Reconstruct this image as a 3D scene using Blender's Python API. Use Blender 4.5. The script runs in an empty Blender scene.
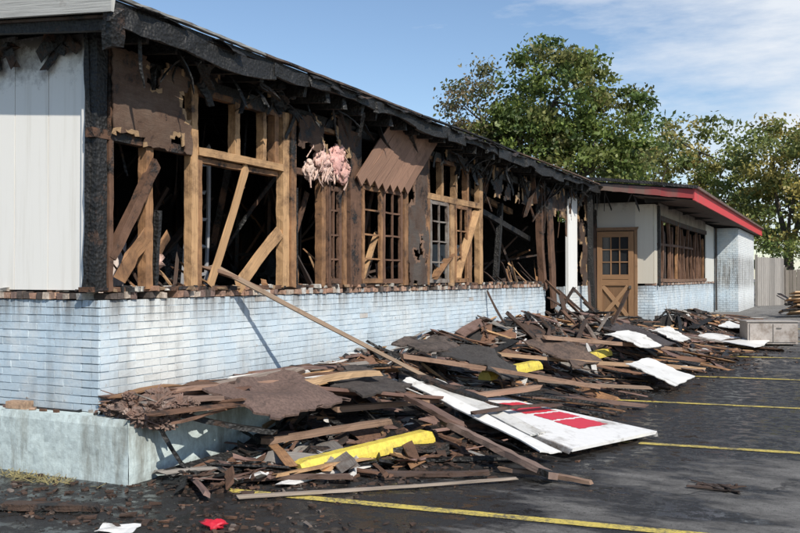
import bpy, math, random
import numpy as np
from mathutils import Vector, Matrix, noise
R = random.Random(7)
scene = bpy.context.scene

# ------------------------------------------------------------------ materials
def new_mat(name):
    m = bpy.data.materials.new(name); m.use_nodes = True
    nt = m.node_tree
    for n in list(nt.nodes): nt.nodes.remove(n)
    out = nt.nodes.new('ShaderNodeOutputMaterial')
    b = nt.nodes.new('ShaderNodeBsdfPrincipled')
    nt.links.new(b.outputs[0], out.inputs[0])
    return m, nt, b
def N(nt, t, **kw):
    n = nt.nodes.new(t)
    for k, v in kw.items():
        if k in n.inputs: n.inputs[k].default_value = v
        else: setattr(n, k, v)
    return n
def L(nt, a, b): nt.links.new(a, b)
def mixc(nt, fac, a, b, bt='MIX'):
    n = nt.nodes.new('ShaderNodeMix'); n.data_type = 'RGBA'; n.blend_type = bt
    for sock, v in ((n.inputs[0], fac), (n.inputs[6], a), (n.inputs[7], b)):
        if isinstance(v, bpy.types.NodeSocket): nt.links.new(v, sock)
        elif isinstance(v, (int, float)): sock.default_value = v
        else: sock.default_value = (v[0], v[1], v[2], 1)
    return n.outputs[2]
def mth(nt, op, a, b=0.0, clamp=False):
    n = nt.nodes.new('ShaderNodeMath'); n.operation = op; n.use_clamp = clamp
    for i, v in enumerate((a, b)):
        if isinstance(v, bpy.types.NodeSocket): nt.links.new(v, n.inputs[i])
        else: n.inputs[i].default_value = v
    return n.outputs[0]
def noi(nt, vec, scale, detail=5, rough=0.6):
    n = N(nt, 'ShaderNodeTexNoise'); n.inputs['Scale'].default_value = scale
    n.inputs['Detail'].default_value = detail; n.inputs['Roughness'].default_value = rough
    if vec is not None: nt.links.new(vec, n.inputs['Vector'])
    return n.outputs[0]
def mapr(nt, v, a, b, c=0.0, d=1.0):
    n = N(nt, 'ShaderNodeMapRange'); n.clamp = True
    nt.links.new(v, n.inputs[0])
    for i, x in enumerate((a, b, c, d)): n.inputs[i+1].default_value = x
    return n.outputs[0]
def mapping(nt, vec, sc, loc=(0,0,0), rot=(0,0,0)):
    n = N(nt, 'ShaderNodeMapping'); n.inputs['Scale'].default_value = sc
    n.inputs['Location'].default_value = loc; n.inputs['Rotation'].default_value = rot
    nt.links.new(vec, n.inputs['Vector']); return n.outputs[0]
def bump(nt, h, b, strength=0.4, dist=0.01):
    n = N(nt, 'ShaderNodeBump'); n.inputs['Strength'].default_value = strength
    n.inputs['Distance'].default_value = dist
    nt.links.new(h, n.inputs['Height']); nt.links.new(n.outputs[0], b.inputs['Normal'])

def mat_wood():
    m, nt, b = new_mat('burnt_wood')
    at = N(nt, 'ShaderNodeAttribute', attribute_name='Col')
    uv = N(nt, 'ShaderNodeUVMap', uv_map='UVMap').outputs[0]
    pos = N(nt, 'ShaderNodeNewGeometry').outputs['Position']
    sx = nt.nodes.new('ShaderNodeSeparateXYZ'); L(nt, pos, sx.inputs[0])
    gr = noi(nt, mapping(nt, uv, (2.2, 95, 1)), 1.0, 4, .7)
    g2 = mapr(nt, gr, .3, .7, .62, 1.22)
    cm = nt.nodes.new('ShaderNodeVectorMath'); cm.operation = 'SCALE'
    nt.links.new(at.outputs['Color'], cm.inputs[0]); nt.links.new(g2, cm.inputs['Scale'])
    n1 = noi(nt, pos, 3.4, 6, .75)
    s = mth(nt, 'ADD', n1, at.outputs['Alpha'])
    s = mth(nt, 'ADD', s, mapr(nt, sx.outputs[2], 2.2, 3.5, 0, .16))
    ch = mapr(nt, s, .76, .86)
    sc = mapr(nt, s, .56, .80, 0, .85)
    col = mixc(nt, sc, cm.outputs[0], (.075,.038,.022))
    n2 = noi(nt, pos, 14, 3, .7)
    charc = mixc(nt, mapr(nt, n2, .55, .8), (.011,.0105,.010), (.060,.056,.053))
    col = mixc(nt, ch, col, charc)
    L(nt, col, b.inputs['Base Color'])
    L(nt, mapr(nt, ch, 0, 1, .85, .58), b.inputs['Roughness'])
    vo = N(nt, 'ShaderNodeTexVoronoi'); vo.inputs['Scale'].default_value = 34
    L(nt, pos, vo.inputs['Vector'])
    h = mth(nt, 'ADD', mth(nt, 'MULTIPLY', gr, .5), mth(nt, 'MULTIPLY', vo.outputs[0], ch))
    bump(nt, h, b, .8, .013)
    return m
def mat_generic(name, rough=.8, n_amt=.35, nscale=6, bs=.3, grime=(.05,.045,.04), gr_amt=.3, vstreak=False):
    m, nt, b = new_mat(name)
    at = N(nt, 'ShaderNodeAttribute', attribute_name='Col')
    pos = N(nt, 'ShaderNodeNewGeometry').outputs['Position']
    f = noi(nt, pos, nscale*5, 5, .7)
    cm = nt.nodes.new('ShaderNodeVectorMath'); cm.operation = 'SCALE'
    nt.links.new(at.outputs['Color'], cm.inputs[0])
    nt.links.new(mapr(nt, f, .3, .7, 1-n_amt*.5, 1+n_amt*.4), cm.inputs['Scale'])
    v = mapping(nt, pos, (1, 1, .18)) if vstreak else pos
    g_ = noi(nt, v, nscale, 7, .72)
    s = mth(nt, 'ADD', g_, at.outputs['Alpha'])
    fac = mapr(nt, s, .56, .95, 0, 1)
    fac = mth(nt, 'MULTIPLY', fac, gr_amt/.3*1.0, True)
    col = mixc(nt, fac, cm.outputs[0], grime)
    L(nt, col, b.inputs['Base Color'])
    b.inputs['Roughness'].default_value = rough
    bump(nt, f, b, bs, .008)
    return m
def mat_siding():
    m, nt, b = new_mat('white_siding')
    at = N(nt, 'ShaderNodeAttribute', attribute_name='Col')
    pos = N(nt, 'ShaderNodeNewGeometry').outputs['Position']
    sx = nt.nodes.new('ShaderNodeSeparateXYZ'); L(nt, pos, sx.inputs[0])
    a = noi(nt, mapping(nt, pos, (9, 9, .4)), 1, 6, .75)
    c = noi(nt, pos, 2.0, 7, .75)
    col = mixc(nt, mapr(nt, a, .50, .85, 0, .45), at.outputs['Color'], (.45,.40,.31))
    t = mth(nt, 'ADD', c, mapr(nt, sx.outputs[2], 3.0, 3.6, -.15, .32))
    t = mth(nt, 'ADD', t, at.outputs['Alpha'])
    col = mixc(nt, mapr(nt, t, .54, .78, 0, .9), col, (.07,.05,.04))
    L(nt, col, b.inputs['Base Color']); b.inputs['Roughness'].default_value = .6
    bump(nt, c, b, .15, .005)
    return m
def mat_brick():
    m, nt, b = new_mat('painted_brick')
    at = N(nt, 'ShaderNodeAttribute', attribute_name='Col')
    pos = N(nt, 'ShaderNodeNewGeometry').outputs['Position']
    f = noi(nt, pos, 45, 5, .7)
    col = mixc(nt, mapr(nt, f, .35, .75, 0, .35), at.outputs['Color'], (.42,.46,.49))
    g_ = noi(nt, pos, 2.2, 7, .7)
    col = mixc(nt, mapr(nt, g_, .46, .62, 0, .55), col, (.70,.72,.71))
    c = noi(nt, pos, 13, 7, .78)
    col = mixc(nt, mth(nt,'MULTIPLY',mapr(nt, c, .63, .66), .8), col, (.26,.17,.12))
    s = noi(nt, mapping(nt, pos, (5,5,.9)), 1, 6, .65)
    sx = nt.nodes.new('ShaderNodeSeparateXYZ'); L(nt, pos, sx.inputs[0])
    lowm = mapr(nt, sx.outputs[2], .95, .5, 0, .30)
    drip = noi(nt, mapping(nt, pos, (8,8,.5)), 1, 6, .75)
    top = mth(nt,'MULTIPLY', mapr(nt, sx.outputs[2], 1.12, 1.42, 0, 1), mapr(nt, drip, .42, .62, .1, .92))
    k = mth(nt,'ADD', mapr(nt, s, .5, .8, 0, .45), lowm, True)
    low = mth(nt,'MULTIPLY', mapr(nt, sx.outputs[2], 2.5, 2.2, 0, 1), top)
    col = mixc(nt, mth(nt,'MAXIMUM', k, low), col, (.13,.115,.10))
    L(nt, col, b.inputs['Base Color']); b.inputs['Roughness'].default_value = .7
    bump(nt, f, b, .6, .007)
    return m
def mat_ground():
    m, nt, b = new_mat('asphalt')
    pos = N(nt, 'ShaderNodeNewGeometry').outputs['Position']
    fine = noi(nt, pos, 130, 3, .8); med = noi(nt, pos, 7, 7, .72); big = noi(nt, pos, .5, 5, .6)
    base = mixc(nt, mapr(nt, fine, .34, .68), (.06,.058,.055), (.32,.31,.29))
    base = mixc(nt, mapr(nt, big, .35, .65, 0, .5), base, (.21,.20,.19))
    base = mixc(nt, mapr(nt, med, .48, .68, 0, .65), base, (.075,.07,.066))
    vo = N(nt, 'ShaderNodeTexVoronoi', feature='DISTANCE_TO_EDGE'); vo.inputs['Scale'].default_value = .42
    wn = nt.nodes.new('ShaderNodeVectorMath'); wn.operation='ADD'
    nz = N(nt,'ShaderNodeTexNoise'); nz.inputs['Scale'].default_value=2.2; nz.inputs['Detail'].default_value=5; L(nt,pos,nz.inputs['Vector'])
    sc = nt.nodes.new('ShaderNodeVectorMath'); sc.operation='SCALE'; sc.inputs['Scale'].default_value=.9; L(nt,nz.outputs['Color'],sc.inputs[0])
    L(nt,pos,wn.inputs[0]); L(nt,sc.outputs[0],wn.inputs[1]); L(nt,wn.outputs[0],vo.inputs['Vector'])
    crack = mapr(nt, vo.outputs['Distance'], .002, .014, .8, 0)
    base = mixc(nt, crack, base, (.025,.023,.022))
    sx = nt.nodes.new('ShaderNodeSeparateXYZ'); L(nt, pos, sx.inputs[0])
    near = mapr(nt, sx.outputs[0], 1.8, 6.2, .27, -.10)
    fary = mapr(nt, sx.outputs[1], 15, 24, 0, -.4)
    midy = mth(nt,'MULTIPLY', mapr(nt, sx.outputs[1], 2.0, 5, 0, 1), mapr(nt, sx.outputs[1], 8, 14, .17, 0))
    w1 = noi(nt, mapping(nt, pos, (.55,1.25,1),(3,1,0),(0,0,.3)), .95, 7, .70)
    w = mth(nt,'ADD', mth(nt,'ADD', w1, near), mth(nt,'ADD',fary,midy))
    wet = mapr(nt, w, .545, .60)
    damp = mapr(nt, w, .44, .56, 0, .75)
    base = mixc(nt, damp, base, (.045,.042,.040))
    base = mixc(nt, mth(nt,'MULTIPLY',wet,.9), base, (.015,.0145,.014))
    fl = noi(nt, pos, 38, 3, .6)
    base = mixc(nt, mth(nt,'MULTIPLY', mapr(nt, fl, .58, .64), mapr(nt, sx.outputs[0], 7.5, 3, .2, .85)), base, (.013,.012,.011))
    L(nt, base, b.inputs['Base Color'])
    pud = mth(nt,'MULTIPLY', wet, mapr(nt, med, .56, .46, .2, 1))
    L(nt, mapr(nt, pud, 0, 1, .9, .09), b.inputs['Roughness'])
    h = mth(nt,'ADD', mth(nt,'MULTIPLY',fine,mapr(nt,pud,0,1,1,.06)), mth(nt,'MULTIPLY', crack, -1.5))
    bump(nt, h, b, .6, .012)
    return m
def mat_leaf():
    m, nt, b = new_mat('leaves')
    at = N(nt, 'ShaderNodeAttribute', attribute_name='Col')
    L(nt, at.outputs['Color'], b.inputs['Base Color']); b.inputs['Roughness'].default_value = .5
    tr = nt.nodes.new('ShaderNodeBsdfTranslucent'); L(nt, at.outputs['Color'], tr.inputs[0])
    mx = nt.nodes.new('ShaderNodeMixShader'); mx.inputs[0].default_value = .4
    L(nt, b.outputs[0], mx.inputs[1]); L(nt, tr.outputs[0], mx.inputs[2])
    L(nt, mx.outputs[0], nt.nodes['Material Output'].inputs[0])
    return m
def mat_line():
    m, nt, b = new_mat('road_paint')
    pos = N(nt, 'ShaderNodeNewGeometry').outputs['Position']
    n1 = noi(nt, pos, 34, 6, .8); n2 = noi(nt, pos, 2.4, 6, .7)
    s = mth(nt,'ADD', n1, mth(nt,'MULTIPLY', n2, .8))
    col = mixc(nt, mapr(nt, s, .84, 1.02), (.60,.47,.10), (.10,.09,.07))
    L(nt, col, b.inputs['Base Color']); b.inputs['Roughness'].default_value = .8
    bump(nt, n1, b, .4, .005)
    return m
WOOD = mat_wood(); BRICK = mat_brick(); GROUND = mat_ground(); LEAF = mat_leaf(); LINE = mat_line(); SIDING = mat_siding()
PAINT = mat_generic('weathered_paint', .6, .15, 3, .15, (.16,.13,.10), .25, vstreak=True)
CONC = mat_generic('painted_concrete', .8, .5, 3.2, .8, (.20,.20,.17), .6, vstreak=True)
CONC_Y = mat_generic('yellow_painted_concrete',.7,.4,6,.6,(.12,.10,.06),.5)
ASH = mat_generic('ash', .9, .9, 5, .9, (.02,.018,.017), .5)
SIGN = mat_generic('sign_panel', .45, .12, 3, .1, (.20,.17,.13), .5)
FLUFF = mat_generic('insulation', .95, .6, 12, 1.0, (.20,.12,.09), .6)
SHING = mat_generic('burnt_roofing', .85, .9, 7, 1.0, (.025,.02,.018), .5)
METAL = mat_generic('metal', .5, .25, 4, .2, (.14,.10,.07), .45)
GLASS, _nt, _b = new_mat('dirty_glass'); _b.inputs['Base Color'].default_value=(.02,.022,.025,1); _b.inputs['Roughness'].default_value=.15
BARK = mat_generic('bark', .9, .6, 5, .9, (.03,.025,.02), .4)

# ------------------------------------------------------------------ mesh builder
class MB:
    def __init__(s): s.v=[]; s.f=[]; s.c=[]; s.uv=[]; s.m=[]
    def face(s, idx, col, uvs=None, m=0):
        s.f.append(idx); s.c.append(col); s.m.append(m)
        s.uv.extend(uvs if uvs else [(0,0)]*len(idx))
    def box(s, c, size, rot=None, col=(.5,.5,.5,0), m=0, jit=0.0, taper=1.0):
        c=Vector(c); hx,hy,hz=[a/2 for a in size]; o=len(s.v); ru=R.random()*50
        for sx in (-1,1):
            for sy in (-1,1):
                for sz in (-1,1):
                    t = taper if sz>0 else 1
                    p=Vector((sx*hx*t+R.uniform(-jit,jit),sy*hy*t+R.uniform(-jit,jit),sz*hz+R.uniform(-jit,jit)))
                    if rot is not None: p=rot@p
                    s.v.append(c+p)
        for q in ((0,1,3,2),(4,6,7,5),(0,4,5,1),(2,3,7,6),(0,2,6,4),(1,5,7,3)):
            ii=[o+i for i in q]; P=[s.v[i] for i in ii]
            a=(P[1]-P[0]).length; b=(P[2]-P[1]).length
            if a>=b: u=[(ru,ru),(ru+a,ru),(ru+a,ru+b),(ru,ru+b)]
            else: u=[(ru,ru),(ru,ru+a),(ru+b,ru+a),(ru+b,ru)]
            s.face(ii,col,u,m)
    def plank(s, p0, p1, w, t, col, roll=None, seg=4, wob=.006, m=0, jag=.04, endchar=.0, taper=1.0, bow=None):
        p0=Vector(p0); p1=Vector(p1); d=(p1-p0); ln=d.length
        if ln<1e-4: return
        d/=ln
        up=Vector((0,0,1)) if abs(d.z)<.9 else Vector((1,0,0))
        side=d.cross(up).normalized(); nn=side.cross(d).normalized()
        if roll is None: roll=R.uniform(-.35,.35)
        cr,sr=math.cos(roll),math.sin(roll)
        a=side*cr+nn*sr; b=nn*cr-side*sr
        o=len(s.v); ru=R.random()*60; bw=R.uniform(-1,1)*wob*2
        if bow is not None: bw=bow
        for i in range(seg+1):
            f=i/seg; c=p0+d*ln*f+b*bw*math.sin(f*math.pi)*2
            k=1-(1-taper)*f
            for (x,y) in ((-1,-1),(1,-1),(1,1),(-1,1)):
                j = d*R.uniform(-jag,jag) if i in (0,seg) else Vector((0,0,0))
                s.v.append(c+a*(x*w/2*k+R.uniform(-wob,wob))+b*(y*t/2*k+R.uniform(-wob,wob)*.5)+j)
        wd=[w,t,w,t]
        for i in range(seg):
            cc=list(col)
            e=min(i,seg-1-i)
            if endchar and e==0: cc[3]=min(1,cc[3]+endchar)
            for k in range(4):
                k2=(k+1)%4
                ii=[o+i*4+k,o+i*4+k2,o+(i+1)*4+k2,o+(i+1)*4+k]
                u0=ru+ln*i/seg;u1=ru+ln*(i+1)/seg;v0=ru+k*.3
                s.face(ii,tuple(cc),[(u0,v0),(u0,v0+wd[k]),(u1,v0+wd[k]),(u1,v0)],m)
        s.face([o+3,o+2,o+1,o],col,None,m); e=o+seg*4; s.face([e,e+1,e+2,e+3],col,None,m)
    def sheet(s, A,B,C,D, t, col, n=8, wav=.02, rag=.03, m=0, seed=None):
        A,B,C,D=map(Vector,(A,B,C,D)); nrm=(B-A).cross(D-A).normalized()
        if nrm.z<0: nrm=-nrm
        sd=seed if seed is not None else R.random()*100
        o=len(s.v); lu=(B-A).length; lv=(D-A).length
        for layer in (0,1):
            for i in range(n+1):
                for j in range(n+1):
                    u=i/n;v=j/n
                    p=A*(1-u)*(1-v)+B*u*(1-v)+C*u*v+D*(1-u)*v
                    ed=(i in(0,n)) or (j in(0,n))
                    q=Vector((u*2+sd,v*2,sd))
                    p=p+nrm*(noise.noise(q)*wav*2)
                    if ed and rag: p=p+Vector((noise.noise(q*4),noise.noise(q*4+Vector((7,7,7))),0))*rag*2
                    s.v.append(p+nrm*(t if layer else 0))
        M=(n+1)*(n+1)
        idx=lambda l,i,j:o+l*M+i*(n+1)+j
        for i in range(n):
            for j in range(n):
                uvs=[(sd+i/n*lu,sd+j/n*lv),(sd+(i+1)/n*lu,sd+j/n*lv),(sd+(i+1)/n*lu,sd+(j+1)/n*lv),(sd+i/n*lu,sd+(j+1)/n*lv)]
                s.face([idx(1,i,j),idx(1,i+1,j),idx(1,i+1,j+1),idx(1,i,j+1)],col,uvs,m)
                s.face([idx(0,i,j+1),idx(0,i+1,j+1),idx(0,i+1,j),idx(0,i,j)],col,uvs,m)
        for i in range(n):
            for (a,b) in (((i,0),(i+1,0)),((i+1,n),(i,n)),((0,i+1),(0,i)),((n,i),(n,i+1))):
                s.face([idx(0,*a),idx(0,*b),idx(1,*b),idx(1,*a)],col,None,m)
    def blob(s, c, r, col, m=0, disp=.3, seed=None, n=14, fr=3.0):
        sd=seed if seed is not None else R.random()*90; c=Vector(c); o=len(s.v)
        for i in range(n+1):
            th=math.pi*i/n
            for j in range(2*n):
                ph=math.pi*j/n
                d=Vector((math.sin(th)*math.cos(ph),math.sin(th)*math.sin(ph),math.cos(th)))
                k=1+disp*(noise.fractal(d*fr+Vector((sd,sd,sd)),1,2,4))*1.6
                s.v.append(c+Vector((d.x*r[0],d.y*r[1],d.z*r[2]))*k)
        for i in range(n):
            for j in range(2*n):
                j2=(j+1)%(2*n)
                s.face([o+i*2*n+j,o+i*2*n+j2,o+(i+1)*2*n+j2,o+(i+1)*2*n+j][::-1],col,None,m)
    def make(s, name, mats, parent=None, smooth=False):
        me=bpy.data.meshes.new(name); me.from_pydata([tuple(v) for v in s.v],[],s.f)
        uvl=me.uv_layers.new(name='UVMap'); uvl.data.foreach_set('uv',[x for u in s.uv for x in u])
        ca=me.color_attributes.new('Col','FLOAT_COLOR','CORNER')
        arr=[]
        for f,c in zip(s.f,s.c):
            c=tuple(c) if len(c)==4 else tuple(c)+(0,)
            arr.extend(c*len(f))
        ca.data.foreach_set('color',arr)
        for mt in mats: me.materials.append(mt)
        me.polygons.foreach_set('material_index',s.m)
        if smooth: me.polygons.foreach_set('use_smooth',[True]*len(s.f))
        me.update()
        ob=bpy.data.objects.new(name,me); scene.collection.objects.link(ob)
        if parent: ob.parent=parent
        return ob
def empty(name):
    e=bpy.data.objects.new(name,None); scene.collection.objects.link(e); return e
def lerp_tab(tab,x):
    if x<=tab[0][0]: return tab[0][1]
    for (a,b),(c,d) in zip(tab,tab[1:]):
        if x<=c: return b+(d-b)*(x-a)/(c-a)
    return tab[-1][1]
def g(y):
    t=max(0,min(1,(y-7)/18)); return .45*t*t*(3-2*t)
def vary(c,a=.15):
    k=1+R.uniform(-a,a); return tuple(x*k for x in c[:3])+((c[3],) if len(c)>3 else (0,))

TAN=(.48,.29,.145); ORG=(.34,.18,.085); BRN=(.17,.09,.055); GRY=(.25,.225,.20); DRK=(.06,.046,.04); BLK=(.022,.02,.019)
BLUE=(.55,.655,.73); CREAM=(.74,.75,.72)

# ------------------------------------------------------------------ ground
mb=MB()
ys=[-60,-30,-12]+[ -8+i*1.0 for i in range(40)]+[40,60,100,200,400,900]
xs=[-600,-200,-60,-20,-5,0,2,4,6,8,12,20,40,80,200,600]
for y in ys:
    for x in xs: mb.v.append(Vector((x,y,g(y))))
nx=len(xs)
for j in range(len(ys)-1):
    for i in range(nx-1):
        mb.face([j*nx+i,j*nx+i+1,(j+1)*nx+i+1,(j+1)*nx+i],(.1,.1,.1,0))
mb.make('ground',[GROUND],smooth=True)
mb=MB()
for y0 in (.13,3.22,6.3,9.4,12.5,15.6,18.7):
    xa=1.2; xb=6.9; n=60
    f=lambda x:y0+.10*(x-2.43)
    for i in range(n):
        x0=xa+(xb-xa)*i/n; x1=xa+(xb-xa)*(i+1)/n
        e=lambda x,s_:.056*s_+.010*noise.noise(Vector((x*9,y0,s_*5)))
        if noise.noise(Vector((x0*6,y0*3,8)))>.50: continue
        o=len(mb.v)
        for x in (x0,x1):
            for s_ in (-1,1):
                yy=f(x)+e(x,s_); mb.v.append(Vector((x,yy,g(yy)+.004+(.003 if y0>9 else 0))))
        mb.face([o,o+2,o+3,o+1],(.5,.4,.05,0))
mb.make('parking_line',[LINE])

# ------------------------------------------------------------------ building
B=empty('burnt_building')
def wall_bricks(mb, o, u, nrm, length, z0, z1, colf):
    o=Vector(o);u=Vector(u);nrm=Vector(nrm); ch=.066; bl=.205
    rows=int(round((z1-z0)/ch)); ch=(z1-z0)/rows
    for r in range(rows):
        s=-(bl/2 if r%2 else 0)
        while s<length-.01:
            a=max(0,s+.0045); b=min(length,s+bl-.0045); s+=bl
            if b-a<.02: continue
            zc=z0+ch*(r+.5)
            c=o+u*((a+b)/2)+Vector((0,0,zc))+nrm*(R.uniform(-.006,-.001))
            sz=(abs(u.x)*(b-a)+abs(nrm.x)*.03, abs(u.y)*(b-a)+abs(nrm.y)*.03, ch-.009)
            mb.box(c,sz,None,colf((a+b)/2,zc),0,.0024)
def bcol(s,z):
    t=max(0,1-abs(s-.8)/.75)*.9 + max(0,noise.noise(Vector((s*.8,z,4)))*.7)
    t=min(1,t); c=[a*(1-t)+b*t for a,b in zip(BLUE,CREAM)]
    k=1+R.uniform(-.05,.05)
    if R.random()<.010: c=(.50,.46,.42)
    return tuple(x*k for x in c)+(0,)
mb=MB()
wall_bricks(mb,(0,0,0),(0,1,0),(1,0,0),12.3,.5,1.42,bcol)
wall_bricks(mb,(0,13.7,0),(0,1,0),(1,0,0),2.3,.5,1.42,bcol)
wall_bricks(mb,(-5,0,0),(1,0,0),(0,-1,0),5.0,.5,1.42,lambda s,z:vary((.50,.62,.71),.06))
wall_bricks(mb,(1.08,16,0),(1,0,0),(0,-1,0),.42,.3,1.42,lambda s,z:vary(BLUE,.07))
wall_bricks(mb,(1.5,16,0),(0,1,0),(1,0,0),11,.3,1.42,lambda s,z:vary(BLUE,.07))
wall_bricks(mb,(1.5,27,0),(1,0,0),(0,-1,0),.8,.3,3.25,lambda s,z:vary((.55,.65,.72),.07))
wall_bricks(mb,(2.3,27,0),(0,1,0),(1,0,0),6,.3,3.25,lambda s,z:vary((.76,.78,.78),.04))
mc=(.46,.53,.58,0)
mb.box((-.095,6.15,.94),(.2,12.28,.93),None,mc); mb.box((-.095,14.85,.94),(.2,2.3,.93),None,mc)
mb.box((-2.6,.095,.94),(4.8,.2,.93),None,mc)
mb.box((1.28,16.1,.7),(.4,.2,1.43),None,mc); mb.box((1.405,21.6,.7),(.2,10.8,1.43),None,mc)
mb.box((1.8,27.1,1.7),(.95,.2,3.2),None,mc); mb.box((2.2,30.2,1.7),(.2,5.9,3.2),None,mc)
mb.make('brick_wall',[BRICK],B)
mb=MB()
def sill(o,u,length,along_y=True):
    s=0
    while s<length:
        w=.068
        if R.random()<.88:
            c=R.choice([(.34,.20,.14),(.38,.24,.17),(.30,.19,.14),(.46,.38,.31),(.18,.12,.10),(.45,.43,.40),(.09,.07,.06)])
            h=.062+R.uniform(-.018,.006)
            P=Vector(o)+Vector(u)*(s+w/2)+Vector((0,0,h/2))
            sz=(.235,w,h) if along_y else (w,.235,h)
            mb.box(P,sz,Matrix.Rotation(R.uniform(-.08,.08),3,'Z'),vary(c+(.0,),.15),0,.005)
        s+=w+.009
sill((-.085,0.02,1.424),(0,1,0),12.25); sill((-5,.09,1.424),(1,0,0),4.8,False)
sill((1.42,16.0,1.424),(0,1,0),11)
for i in range(420):
    y=R.uniform(0,12.2); mb.box((R.uniform(-.16,.02),y,1.50+R.uniform(0,.01)),(R.uniform(.02,.1),R.uniform(.02,.14),R.uniform(.015,.05)),Matrix.Rotation(R.uniform(0,3),3,'Z'),vary(R.choice([(.3,.17,.11),(.05,.04,.04),(.5,.47,.42),(.3,.2,.12),(.03,.03,.03)])+(.1,)),0,.008)
for i in range(35):
    x=R.uniform(-3,-.1); mb.box((x,R.uniform(.02,.12),1.50),(R.uniform(.02,.1),R.uniform(.02,.1),R.uniform(.015,.05)),None,vary(R.choice([(.3,.17,.11),(.05,.04,.04),(.5,.47,.42)])+(.1,)),0,.008)
mb.make('brick_sill',[ASH],B)
mb=MB()
pc=(.52,.60,.59,.04)
def ledge_face(p,q,z0,z1,nr):
    p=Vector(p);q=Vector(q);nr=Vector(nr); n=int((q-p).length/.06); m=9; o=len(mb.v)
    for i in range(n+1):
        for j in range(m+1):
            c=p.lerp(q,i/n); z=z0+(z1-z0)*j/m
            dpt=noise.fractal(Vector((c.x*3+c.y*3,z*4,2)),1,2,4)*.010
            if j==m: dpt-=.014+abs(noise.noise(Vector((c.x*7+c.y*7,1,1))))*.03
            mb.v.append(Vector((c.x,c.y,z))+nr*dpt)
    for i in range(n):
        for j in range(m): mb.face([o+i*(m+1)+j,o+(i+1)*(m+1)+j,o+(i+1)*(m+1)+j+1,o+i*(m+1)+j+1],pc)
ledge_face((-5,-.2,0),(.5,-.2,0),-.03,.502,(0,-1,0)); ledge_face((.5,-.2,0),(.5,12.6,0),-.03,.502,(1,0,0))
mb.box((-2.27,6.2,.225),(5.5,12.76,.55),None,pc)
mb.box((-.3,14.9,.2),(1.7,4.0,.6),None,pc)
mb.make('concrete_plinth',[CONC],B)

def rz(x): return 3.72-(x-.5)*.085
mb=MB()
inner=(.03,.026,.024,.6)
mb.box((-4,7.9,.46),(7.6,15.9,.1),None,inner)
mb.box((-7.9,7.9,2.4),(.2,15.9,3.9),None,inner)
for k in range(16):
    xm=-7.75+k*.5; h=rz(xm-.25)-.06-.45; mb.box((xm,14.9 if xm<-.3 else 15.9,.45+h/2),(.498,.12,h),None,inner)
mb.box((-.2,15.4,2.2),(.1,1.0,3.0),None,inner)
mb.box((-6.5,.1,2.1),(2.9,.16,4.2),None,(.5,.5,.5,.0))
mb.box((-1.6,24.6,.40),(6.0,17,.1),None,inner)
mb.box((-4.6,24.6,2.0),(.2,17,3.6),None,inner)
mb.box((-1.2,33.05,2.0),(6.6,.2,3.6),None,inner)
for i in range(26):
    y=.5+i*.6; mb.box((-7.75,y,2.2),(.1,.05,3.2),None,(.1,.06,.04,.2))
mb.make('interior_shell',[WOOD],B)
mb=MB()
for i in range(110):
    x=R.uniform(-5,-.4); y=R.uniform(.3,14.3); z=R.uniform(.8,2.0)
    L_=R.uniform(.8,2.6); a=R.uniform(0,6.28); e=R.uniform(-.2,1.3)
    d=Vector((math.cos(a)*math.cos(e),math.sin(a)*math.cos(e),math.sin(e)))*L_
    q=Vector((x,y,z))+d; q.z=min(q.z,3.5); q.x=min(q.x,-.25); q.y=min(14.7,max(.25,q.y))
    mb.plank((x,y,z),q,R.uniform(.03,.11),.04,vary(R.choice([BLK,DRK,BRN,ORG,BLK,DRK,GRY,BRN])+(R.uniform(.1,.35),)),None,4,.008)
for i in range(16):
    y=.6+i*.9; mb.plank((-3.2+R.uniform(-.1,.1),y,.5),(-3.2+R.uniform(-.25,.25),y+R.uniform(-.2,.2),3.6),.09,.05,vary(R.choice([BRN,DRK,BLK,BRN])+(R.uniform(.1,.35),)),0,5)
for i in range(9):
    mb.blob((R.uniform(-3,-.8),R.uniform(1,14),R.uniform(.8,1.5)),(R.uniform(.3,.7),R.uniform(.3,.8),R.uniform(.3,.7)),(.04,.035,.03,.5),0,.5)
mb.box((-1.6,10.9,1.9),(.5,.7,.7),Matrix.Rotation(.3,3,'Z'),(.42,.45,.47,-.3))
mb.plank((-.6,.75,1.45),(-.9,1.1,1.95),.22,.02,(.5,.42,.38,.0))
for k in range(5):
    mb.plank((-.9,2.15+k*.05,1.6+k*.3),(-.9,2.5,1.65+k*.3),.03,.03,(.35,.35,.37,-.1))
mb.plank((-.9,2.1,1.4),(-.95,2.3,3.1),.04,.03,(.4,.4,.42,-.1)); mb.plank((-.9,2.5,1.4),(-.95,2.62,3.1),.04,.03,(.4,.4,.42,-.1))
for i in range(60):
    y=R.uniform(.3,14); x=R.uniform(-3,-.4); z=3.45
    mb.plank((x,y,z),(x+R.uniform(-.5,.5),y+R.uniform(-.7,.7),z-R.uniform(.2,1.2)),R.uniform(.012,.07),.015,vary(R.choice([BLK,DRK,BRN])+(.3,)),None,4,.01,taper=.6)
mb.make('charred_interior',[WOOD],B)

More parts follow.
